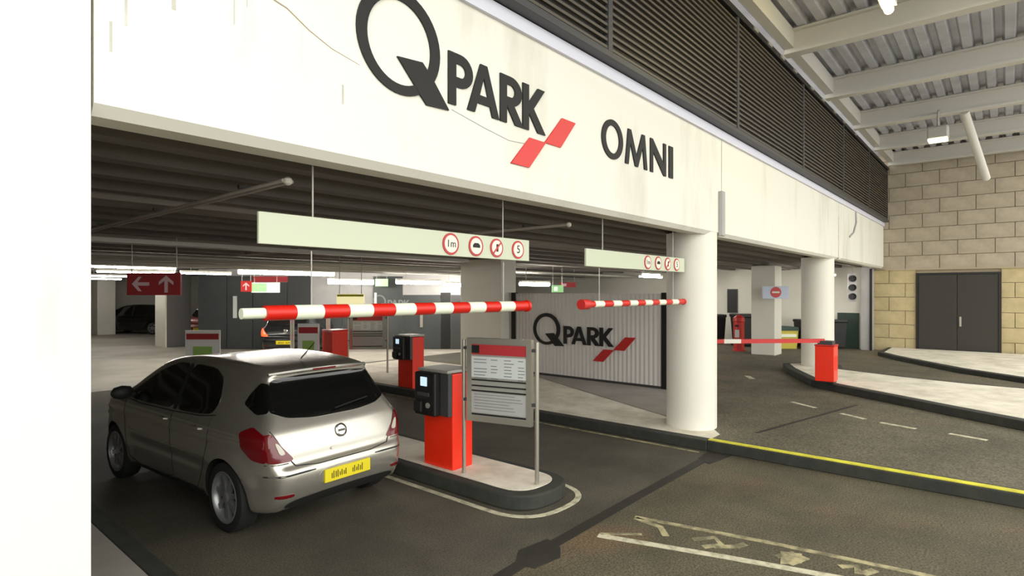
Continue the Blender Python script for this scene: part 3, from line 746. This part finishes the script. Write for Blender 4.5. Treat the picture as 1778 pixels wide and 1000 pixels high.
# ramp side: no entry sign, bins, red post, dark door
ne = empty('no_entry_sign', (18.30, 5.42, 1.87), YAW - PI / 2, label='pale blue sign panel with a red no entry disc on the white pillar', cat='sign')
bx('panel', -.39, .39, -.32, -.28, 0, .37, M['bluepanel'], ne, .006)
m4 = frame_mtx((0, -.32, 0), (1, 0, 0), (0, 0, 1))
shape('disc', [circ(0, .19, .16, .16)], .008, M['litered'], ne, m4); shape('white_bar', [[(-.11, .165), (.11, .165), (.11, .215), (-.11, .215)]], .012, M['white2'], ne, m4)
MB().tube([(.1, -.28, .3), (.1, .2, .3)], .015, 8).build('bracket', M['galv'], ne)
gb = empty('grit_bin', (21.3, 5.85, H0), YAW - PI / 2, label='yellow grit bin with a dark lid beside the white pillar', cat='bin')
gp = MB(); gp.prism([(-.3, 0), (.3, 0), (.36, .62), (-.36, .62)], -.24, .24, Matrix.Rotation(PI / 2, 4, 'X')); gp.build('tub', M['bin'], gb)
gq = MB(); gq.prism([(-.38, .62), (.38, .62), (.34, .74), (-.34, .78)], -.27, .27, Matrix.Rotation(PI / 2, 4, 'X')); gq.build('lid', M['green'], gb)
bx('label_stripe', -.28, .28, -.262, -.25, .4, .5, M['signwhite'], gb)
def wheelie(loc, label, w=.6, hh=1.0):
    r = empty('wheelie_bin', loc, .7, label=label, cat='bin', group='dark wheelie bins in the garage')
    b = MB(); b.v = [(-w * .42, -w * .42, .06), (w * .42, -w * .42, .06), (w * .42, w * .42, .06), (-w * .42, w * .42, .06), (-w / 2, -w / 2, hh * .9), (w / 2, -w / 2, hh * .9), (w / 2, w / 2, hh * .9), (-w / 2, w / 2, hh * .9)]
    b.f = [(0, 3, 2, 1), (4, 5, 6, 7), (0, 1, 5, 4), (1, 2, 6, 5), (2, 3, 7, 6), (3, 0, 4, 7)]
    b.build('body', M['trimblk'], r, bevel=.02); bx('lid', -w * .54, w * .54, -w * .54, w * .54, hh * .9, hh, M['black'], r, .03)
    for s_ in (-1, 1): MB().tube([(s_ * w * .42 - .03, w * .4, .1), (s_ * w * .42 + .03, w * .4, .1)], .1, 14).build('wheel', M['rubber'], r, True)
    return r
wheelie((21.7, 5.25, H0), 'dark wheelie bin right of the yellow grit bin', .62, 1.0)
wheelie((21.2, 7.15, H0), 'dark wheelie bin behind the red post, left of the white pillar', .8, 1.15)
wheelie((21.6, 8.4, H0), 'dark wheelie bin nearest the round column, behind the barrier arm', .6, 1.1)
wheelie((22.2, 4.45, H0), 'dark bin between the green wall panels by the end pier', .5, 1.0)
rp = empty('red_post_box', (19.3, 6.72, H0), label='rounded red machine standing before the dark bins', cat='machine')
MB().lathe([(.2, 0), (.2, .05), (.17, .06), (.17, .95), (.19, .97), (.17, 1.1), (.08, 1.17), (.01, 1.19)], 24).build('body', M['litered'], rp, True)
bx('slot', -.19, -.16, -.06, .06, .8, .86, M['black'], rp); bx('label_plate', -.18, -.165, -.07, .07, .45, .7, M['paper'], rp)
nd = empty('wall_notice', (22.7, 8.15, 1.3), label='tall black panel on the pale garage wall right of the round column', cat='panel')
bx('board', -.03, .02, -.17, .17, 0, .85, M['black'], nd, .006); bx('frame', -.02, .02, -.2, .2, -.04, .89, M['dkgrey'], nd)
tl = empty('signal_light', (22.1, 3.95, 1.75), YAW - PI / 2 - .2, label='small dark three lamp signal beside the end pier', cat='signal')
bx('backing', -.13, .13, .0, .05, 0, .95, M['midgrey'], tl, .01)
for k in range(3): MB().lathe([(.11, 0), (.11, .08), (.09, .08), (.09, .02)], 20, Matrix.Translation((0, 0, .17 + k * .3)) @ Matrix.Rotation(PI / 2, 4, 'X')).build('lamp', M['black'], tl, True)
MB().tube([(0, .03, .95), (0, .03, 1.2)], .02, 8).build('bracket', M['galv'], tl)

# ================================================================= CARS
def catmull(pts, n=10):
    out = []; k = len(pts)
    for i in range(k):
        p0, p1, p2, p3 = [np.array(pts[(i + j) % k], float) for j in (-1, 0, 1, 2)]
        for j in range(n):
            t = j / n
            out.append(.5 * ((2 * p1) + (p2 - p0) * t + (2 * p0 - 5 * p1 + 4 * p2 - p3) * t * t + (3 * p1 - p0 - 3 * p2 + p3) * t ** 3))
    return np.array(out)
SIDE = [(.22, .22), (.07, .30), (.015, .40), (0, .50), (.012, .585), (.055, .645), (.075, .74), (.115, .87), (.17, .965), (.27, 1.11), (.40, 1.295), (.405, 1.375), (.47, 1.402), (.75, 1.435), (1.15, 1.452), (1.6, 1.458), (2.0, 1.438),
        (2.35, 1.375), (2.75, 1.195), (3.08, 1.03), (3.3, .955), (3.6, .885), (3.83, .78), (3.95, .64), (4.0, .48), (3.98, .33), (3.86, .23), (3.3, .19), (2.0, .18), (.8, .19)]
def sd_grid():
    P = catmull(SIDE, 8)
    xs = np.linspace(-.4, 4.4, 480); zs = np.linspace(-.1, 1.8, 200)
    gx, gz = np.meshgrid(xs, zs, indexing='ij'); q = np.stack([gx.ravel(), gz.ravel()], 1)
    d = np.full(len(q), 9.0); ins = np.zeros(len(q), bool)
    for i in range(len(P)):
        a, b = P[i], P[(i + 1) % len(P)]; e = b - a; w = q - a
        t = np.clip((w @ e) / max(e @ e, 1e-12), 0, 1); d = np.minimum(d, np.hypot(*(w - t[:, None] * e).T))
        c = ((a[1] > q[:, 1]) != (b[1] > q[:, 1]))
        if c.any():
            xi = a[0] + (q[:, 1] - a[1]) / (b[1] - a[1] if b[1] != a[1] else 1e-9) * (b[0] - a[0]); ins ^= c & (q[:, 0] < xi)
    return np.where(ins, -d, d).reshape(480, 200)
SD = sd_grid()
def sd(x, z):
    u = np.clip((x + .4) / 4.8 * 479, 0, 478.999); v = np.clip((z + .1) / 1.9 * 199, 0, 198.999)
    i = u.astype(int); j = v.astype(int); a = u - i; b = v - j
    return SD[i, j] * (1 - a) * (1 - b) + SD[i + 1, j] * a * (1 - b) + SD[i, j + 1] * (1 - a) * b + SD[i + 1, j + 1] * a * b
def sstep(a, b, x): t = np.clip((x - a) / (b - a), 0, 1); return t * t * (3 - 2 * t)
WZ = ([.18, .24, .32, .45, .58, .68, .78, .88, .94, 1.0, 1.1, 1.25, 1.4, 1.5], [.74, .79, .815, .835, .85, .853, .855, .84, .815, .785, .74, .672, .60, .55])
PX = ([-.05, 0, .05, .15, .3, .5, .8, 1.2, 2.8, 3.2, 3.5, 3.75, 3.9, 4.0, 4.1], [.66, .78, .83, .895, .945, .975, .99, 1, 1, .985, .94, .85, .72, .5, .3])
RA, FA, AR = .68, 3.19, .345     # axle positions, arch radius
def body_f(x, y, z):
    w = np.interp(z, *WZ) * np.interp(x, *PX)
    w *= 1 - .07 * sstep(1.3, .1, x) * sstep(.86, 1.1, z) - .06 * sstep(2.3, 3.2, x) * sstep(.9, 1.1, z)
    for ax in (RA, FA):
        rr = np.hypot(x - ax, z - .30); w += .022 * sstep(.52, .36, rr) * sstep(.1, .3, rr)
    w -= .012 * np.exp(-((z - .52) / .05) ** 2) * sstep(.9, 1.2, x) * sstep(2.9, 2.6, x)
    w += .006 * np.exp(-((z - .80) / .03) ** 2)
    f2 = np.abs(y) - w; f1 = sd(x, z)
    k = .035; hh = np.maximum(k * 2 - np.abs(f1 - f2), 0) / (2 * k)
    return np.maximum(f1, f2) + hh * hh * k * .5
def body_mesh(N=84):
    V = {}; verts = []; faces = []
    g = np.tan(np.linspace(-PI / 4, PI / 4, N + 1))
    def vid(key):
        if key not in V: V[key] = len(verts); verts.append((g[key[0]], g[key[1]], g[key[2]]))
        return V[key]
    for ax in range(3):
        for sgn in (0, N):
            for i in range(N):
                for j in range(N):
                    q = []
                    for a, b in ((i, j), (i + 1, j), (i + 1, j + 1), (i, j + 1)):
                        k = [0, 0, 0]; k[ax] = sgn; k[(ax + 1) % 3] = a; k[(ax + 2) % 3] = b; q.append(vid(tuple(k)))
                    faces.append(q if sgn else q[::-1])
    d = np.array(verts); d /= np.linalg.norm(d, axis=1)[:, None]; d = d * np.array([2.0, .85, .62]); c = np.array([1.95, 0, .78])
    lo = np.zeros(len(d)); hi = np.full(len(d), 1.9)
    for _ in range(26):
        mid = (lo + hi) / 2; p = c + d * mid[:, None]; ins = body_f(p[:, 0], p[:, 1], p[:, 2]) < 0
        lo = np.where(ins, mid, lo); hi = np.where(ins, hi, mid)
    p = c + d * lo[:, None]
    return [tuple(q) for q in p], faces
BV, BF = body_mesh()
BVH = BVHTree.FromPolygons([Vector(v) for v in BV], BF)
PC = {}
def proj(mode, a, b, off):
    if mode == 'L': o, dr_ = Vector((a, 2, b)), Vector((0, -1, 0))
    elif mode == 'R': o, dr_ = Vector((a, -2, b)), Vector((0, 1, 0))
    elif mode == 'B': o, dr_ = Vector((-2, a, b)), Vector((1, 0, 0))
    else: o, dr_ = Vector((6, a, b)), Vector((-1, 0, 0))
    h_ = BVH.ray_cast(o, dr_)
    if h_[0] is None:
        n_ = BVH.find_nearest(Vector((o.x if mode in 'LR' else 1.9, o.y if mode in 'BF' else 0, o.z))); return n_[0] + n_[1] * off
    return h_[0] + h_[1] * off
def smooth_poly(pts, it=2, keep=.25):
    for _ in range(it):
        o = []
        for i in range(len(pts)):
            a, b = pts[i], pts[(i + 1) % len(pts)]
            o.append((a[0] * (1 - keep) + b[0] * keep, a[1] * (1 - keep) + b[1] * keep)); o.append((a[0] * keep + b[0] * (1 - keep), a[1] * keep + b[1] * (1 - keep)))
        pts = o
    return pts
def patch(name, mode, pts, off, m, parent, rings=9, it=2, thick=.008, keep=.2):
    p = smooth_poly(pts, it, keep)
    # resample edges so they follow the body
    q = []
    for i in range(len(p)):
        a, b = p[i], p[(i + 1) % len(p)]; n_ = max(1, int(math.hypot(a[0] - b[0], a[1] - b[1]) / .035))
        for k in range(n_): q.append((a[0] + (b[0] - a[0]) * k / n_, a[1] + (b[1] - a[1]) * k / n_))
    cx = (min(a[0] for a in q) + max(a[0] for a in q)) / 2; cz = (min(a[1] for a in q) + max(a[1] for a in q)) / 2
    mb = MB(); n_ = len(q)
    mb.v.append(tuple(proj(mode, cx, cz, off)))
    for r in range(1, rings + 1):
        t = r / rings
        for a in q: mb.v.append(tuple(proj(mode, cx + (a[0] - cx) * t, cz + (a[1] - cz) * t, off)))
    for a in q: mb.v.append(tuple(proj(mode, a[0], a[1], off - thick)))
    for i in range(n_): mb.f.append((0, 1 + i, 1 + (i + 1) % n_))
    for r in range(rings):
        for i in range(n_):
            j = (i + 1) % n_; mb.f.append((1 + r * n_ + i, 1 + (r + 1) * n_ + i, 1 + (r + 1) * n_ + j, 1 + r * n_ + j))
    return mb.build(name, m, parent, True)
def seam(name, mode, pts, parent, r=.004, m=None, off=0.0):
    q = []
    for i in range(len(pts) - 1):
        a, b = pts[i], pts[i + 1]; n_ = max(1, int(math.hypot(a[0] - b[0], a[1] - b[1]) / .04))
        for k in range(n_): q.append((a[0] + (b[0] - a[0]) * k / n_, a[1] + (b[1] - a[1]) * k / n_))
    q.append(pts[-1])
    return MB().tube([proj(mode, a, b, off) for a, b in q], r, 6).build(name, m or M['trimblk'], parent, True)

def make_car(label, cat='car'):
    root = empty('hatchback_car', label=label, cat=cat)
    # body with wheel arches cut out
    me = bpy.data.meshes.new('body'); me.from_pydata(BV, [], BF); me.materials.append(M['silver']); me.materials.append(M['trimblk'])
    ob = bpy.data.objects.new('body', me); COL.objects.link(ob)
    cut = MB()
    for ax in (RA, FA):
        for s_ in (-1, 1): cut.lathe([(AR, .56), (AR, 1.2)], 40, Matrix.Translation((ax, 0, .305)) @ Matrix.Rotation(-s_ * PI / 2, 4, 'X'))
    cm = cut.mesh('cut'); cm.materials.append(M['silver']); cm.materials.append(M['trimblk'])
    cm.polygons.foreach_set('material_index', [1] * len(cm.polygons))
    co = bpy.data.objects.new('cut', cm); COL.objects.link(co)
    md = ob.modifiers.new('arch', 'BOOLEAN'); md.operation = 'DIFFERENCE'; md.object = co; md.solver = 'EXACT'
    bm_ = bpy.data.meshes.new_from_object(ob.evaluated_get(bpy.context.evaluated_depsgraph_get()))
    ob.modifiers.clear(); ob.data = bm_; bm_.name = 'body'; bpy.data.objects.remove(co)
    bm_.polygons.foreach_set('use_smooth', [True] * len(bm_.polygons))
    try: bm_.set_sharp_from_angle(angle=.9)
    except Exception: pass
    ob.parent = root
    P = root
    # windows
    for s_, mode in ((1, 'L'), (-1, 'R')):
        patch('side_window', mode, [(1.78, .955), (1.80, 1.38), (2.05, 1.375), (2.35, 1.28), (2.72, 1.10), (2.98, .965), (2.60, .945)], .004, M['glass'], P, 9, 2, .008, .12)
        patch('side_window', mode, [(1.02, .985), (.96, 1.10), (1.06, 1.30), (1.25, 1.375), (1.72, 1.385), (1.70, .955), (1.3, .965)], .004, M['glass'], P, 9, 2, .008, .14)
        patch('pillar_trim', mode, [(1.69, .955), (1.71, 1.38), (1.81, 1.38), (1.79, .955)], .003, M['trimblk'], P, 4, 1)
        seam('window_trim', mode, [(3.02, .945), (2.5, .925), (1.75, .935), (1.2, .955), (.94, .985)], P, .006, M['trimblk'])
        # doors
        d1 = seam('door_gap', mode, [(1.745, .93), (1.74, .60), (1.74, .30), (2.0, .255), (2.65, .26), (2.80, .33), (2.86, .60), (2.93, .93)], P)
        d2 = seam('door_gap', mode, [(1.74, .28), (1.25, .28), (1.10, .44), (1.02, .62), (.97, .76), (.98, .95)], P)
        for x in (1.86, 1.12): 
            q = patch('door_handle', mode, [(x, .83), (x, .865), (x + .2, .86), (x + .2, .825)], .022, M['silver'], P, 4, 2, .025)
        patch('sill_trim', mode, [(1.08, .215), (1.08, .275), (2.80, .265), (2.80, .205)], .006, M['trimblk'], P, 3, 1)
        seam('side_crease', mode, [(.95, .62), (1.5, .60), (2.3, .60), (2.9, .64)], P, .005, M['silver'], -.001)
        # mirror
        mm_ = MB(); yb = proj(mode, 2.78, .99, 0)
        mm_.lathe([(.02, -.11), (.065, -.08), (.085, 0), (.07, .08), (.03, .11)], 14, Matrix.Translation((2.80, yb.y + s_ * .13, 1.02)) @ Matrix.Rotation(PI / 2, 4, 'X') @ Matrix.Diagonal((.7, .9, 1, 1)))
        mr = mm_.build('door_mirror', M['trimblk'], P, True)
        MB().tube([(2.80, yb.y - s_ * .03, .97), (2.80, yb.y + s_ * .06, 1.0)], .03, 8).build('mirror_arm', M['trimblk'], mr, True)
        # rear lamps: wrap from side to rear
        sg = s_
        lens = patch('tail_lamp', mode, [(.47, .90), (.33, .955), (.17, .90), (.10, .79), (.13, .675), (.27, .69), (.40, .775)], .006, M['lampred'], P, 8, 2, .008, .12)
        patch('tail_lamp', 'B', [(s_ * .75, .90), (s_ * .70, .91), (s_ * .63, .80), (s_ * .53, .685), (s_ * .56, .665), (s_ * .76, .675)], .006, M['lampred'], P, 8, 2, .008, .12)
        patch('lamp_reflector', 'B', [(s_ * .69, .84), (s_ * .655, .82), (s_ * .60, .735), (s_ * .66, .73)], .012, M['lampclear'], lens, 4)
        # head lamps
        patch('head_lamp', mode, [(3.55, .80), (3.80, .74), (3.88, .66), (3.70, .66), (3.52, .72)], .006, M['lampclear'], P, 6)
    # rear window and hatch
    patch('rear_window', 'B', [(-.54, 1.325), (-.605, 1.18), (-.645, 1.065), (-.50, 1.005), (-.25, .975), (.25, .975), (.50, 1.005), (.645, 1.065), (.605, 1.18), (.54, 1.325), (.25, 1.345), (-.25, 1.345)], .005, M['glass'], P, 12, 2, .008, .12)
    for s_, mode in ((1, 'L'), (-1, 'R')):
        patch('rear_quarter_pane', mode, [(.262, 1.06), (.38, 1.04), (.60, 1.115), (.56, 1.20), (.47, 1.30), (.408, 1.29), (.325, 1.18)], .004, M['glass'], P, 8, 2, .008, .12)
    MB().tube([(.16, .02, 1.03), (.19, -.18, 1.05), (.205, -.40, 1.075)], .008, 6).build('rear_wiper', M['trimblk'], P, True)
    hg = seam('hatch_gap', 'B', [(-.70, .93), (-.585, .71), (-.52, .625), (-.3, .60), (.3, .60), (.52, .625), (.585, .71), (.70, .93)], P, .005)
    for z in (.66, .575):
        pass
    seam('bumper_gap', 'B', [(-.76, .66), (-.58, .655)], P); seam('bumper_gap', 'B', [(.76, .66), (.58, .655)], P)
    patch('lower_valance', 'B', [(-.60, .25), (-.60, .335), (-.2, .35), (.2, .35), (.60, .335), (.60, .25)], .006, M['trimblk'], P, 4)
    for s_ in (-1, 1):
        patch('bumper_strip', 'B', [(s_ * .34, .555), (s_ * .34, .57), (s_ * .76, .57), (s_ * .76, .555)], .004, M['trimblk'], P, 3, 1)
        patch('rear_reflector', 'B', [(s_ * .55, .375), (s_ * .55, .405), (s_ * .70, .405), (s_ * .70, .375)], .005, M['lampred'], P, 3, 1)
    # plate in its recess
    pr = patch('plate_recess', 'B', [(-.32, .40), (-.30, .555), (.30, .555), (.32, .40)], .004, M['silver'], P, 4, 2)
    pb_ = proj('B', 0, .48, 0)
    pl = MB().box(-.02, .0, -.26, .26, -.058, .058).build('number_plate', M['plate'], P, bevel=.004); pl.location = (pb_.x + .0, 0, .478); 
    tx = MB()
    for y in (.175, .13, .085, .04, -.06, -.105, -.15):
        a = random.uniform(.024, .034)
        tx.box(-.0225, -.02, y - .014, y - .004, -a, a)
        tx.box(-.0225, -.02, y + .006, y + .016, -a * .9, a * random.uniform(.2, .9))
    tag(tx.build('plate_characters', M['platetext'], pl), kind='stuff')
    # emblem, handle
    pe_ = proj('B', 0, .83, .004)
    em = MB().lathe([(.050, 0), (.062, .008), (.050, .014), (.044, .006)], 28, Matrix.Translation(pe_) @ Matrix.Rotation(-1.25, 4, 'Y')).build('emblem', M['chrome'], P, True)
    MB().box(-.012, .0, -.04, .04, -.01, .01, Matrix.Translation(pe_)).build('emblem_bar', M['chrome'], em)
    patch('hatch_handle', 'B', [(-.14, .675), (-.14, .71), (.14, .71), (.14, .675)], .012, M['silver'], P, 3, 2, .016)
    patch('windscreen', 'F', [(-.60, 1.02), (-.54, 1.34), (-.25, 1.385), (.25, 1.385), (.54, 1.34), (.60, 1.02), (.3, 1.03), (-.3, 1.03)], .005, M['glass'], P, 8)
    patch('grille', 'F', [(-.4, .42), (-.36, .56), (.36, .56), (.4, .42)], .005, M['trimblk'], P, 5)
    # spoiler lip
    sp = MB(); L = []
    for k in range(13):
        y = -.55 + 1.1 * k / 12; c = 1 - (abs(y) / .62) ** 3 * .12
        L.append((.375 + .06 * (abs(y) / .55) ** 2, y, 1.385 - .02 * (abs(y) / .55) ** 2))
    sp.tube(L, .022, 8); sp.build('roof_spoiler', M['silver'], P, True)
    bl_ = bx('brake_light', .352, .372, -.13, .13, 1.375, 1.392, M['lampred'], P)
    MB().tube([(.75, 0, 1.45), (.52, 0, 1.62)], [.008, .003], 6).build('aerial', M['trimblk'], P, True)
    # wheels
    ty = MB().lathe([(.215, -.09), (.27, -.098), (.298, -.085), (.305, -.05), (.305, .05), (.298, .085), (.27, .098), (.215, .09), (.21, 0), (.215, -.09)], 40, Matrix.Rotation(PI / 2, 4, 'X'), False).mesh('wheel', True)
    rm = MB(); RX = Matrix.Rotation(PI / 2, 4, 'X')
    rm.lathe([(.19, .02), (.205, -.06), (.222, -.085), (.226, -.092), (.215, -.096), (.20, -.08), (.188, -.03), (.19, .02)], 40, RX, False)
    rm.lathe([(.05, -.02), (.055, -.07), (.04, -.082), (.01, -.085)], 20, RX)
    for k in range(7):
        a = 2 * PI * k / 7; R_ = Matrix.Rotation(a, 4, 'Y')
        q = [(-.022, .075, .045), (.022, .075, .045), (.026, .062, .205), (-.026, .062, .205), (-.022, .03, .045), (.022, .03, .045), (.026, .02, .205), (-.026, .02, .205)]
        n_ = len(rm.v); rm.v += [tuple(R_ @ Vector(v)) for v in q]
        rm.f += [tuple(n_ + i for i in w) for w in ((0, 3, 2, 1), (4, 5, 6, 7), (0, 1, 5, 4), (1, 2, 6, 5), (2, 3, 7, 6), (3, 0, 4, 7))]
    rme = rm.mesh('rim', True)
    dk_ = MB().lathe([(.2, -.02), (.2, .02)], 30, RX).mesh('brake_disc')
    for ax in (RA, FA):
        for s_ in (1, -1):
            w_ = link('wheel', ty, M['rubber'], P); w_.location = (ax, s_ * .745, .305); w_.rotation_euler = (0, random.uniform(0, 1), 0 if s_ > 0 else PI)
            r_ = link('rim', rme, M['alloy'], w_); d_ = link('brake_disc', dk_, M['trimblk'], w_)
    return root

car = make_car('silver five-door hatchback driving into the near lane, seen from behind')
def place_car(c, x, y, heading):
    """x, y: rear axle centre; heading: direction the nose points, radians from +X"""
    c.rotation_euler = (0, 0, heading); d = Vector((math.cos(heading), math.sin(heading), 0)) * RA
    c.location = (x - d.x, y - d.y, 0)
def paint(o, m):
    for ch in o.children:
        for sl in ch.material_slots:
            if sl.material == M['silver']: sl.link = 'OBJECT'; sl.material = m
        paint(ch, m)
def relamp(o):
    for ch in o.children:
        if ch.name.startswith('tail_lamp'):
            sl = ch.material_slots[0]; sl.link = 'OBJECT'; sl.material = M['lamplit']
copies = [(10.55, 32.2, 2.2, 'dpaint', 'black parked car between the far white pillars'), (10.6, 26.6, .35, 'rpaint', 'dark red parked car right of the dark grey pillar'),
          (5.4, 27.6, 1.9, 'dpaint', 'black parked car cut off at the left edge of the opening'), (9.55, 17.7, YAW + .06, 'dpaint', 'black car with glowing tail lamps before the lobby wall')]
for x, y, hd, pm, l in copies:
    c = copy_tree(car); c['label'] = l; c['category'] = 'car'; c['group'] = 'cars parked in the garage'; place_car(c, x, y, hd); paint(c, M[pm])
    if 'glowing' in l: relamp(c)
place_car(car, 2.905, 5.16, PI / 2 + .065)
car.scale = (.955, .935, .975)
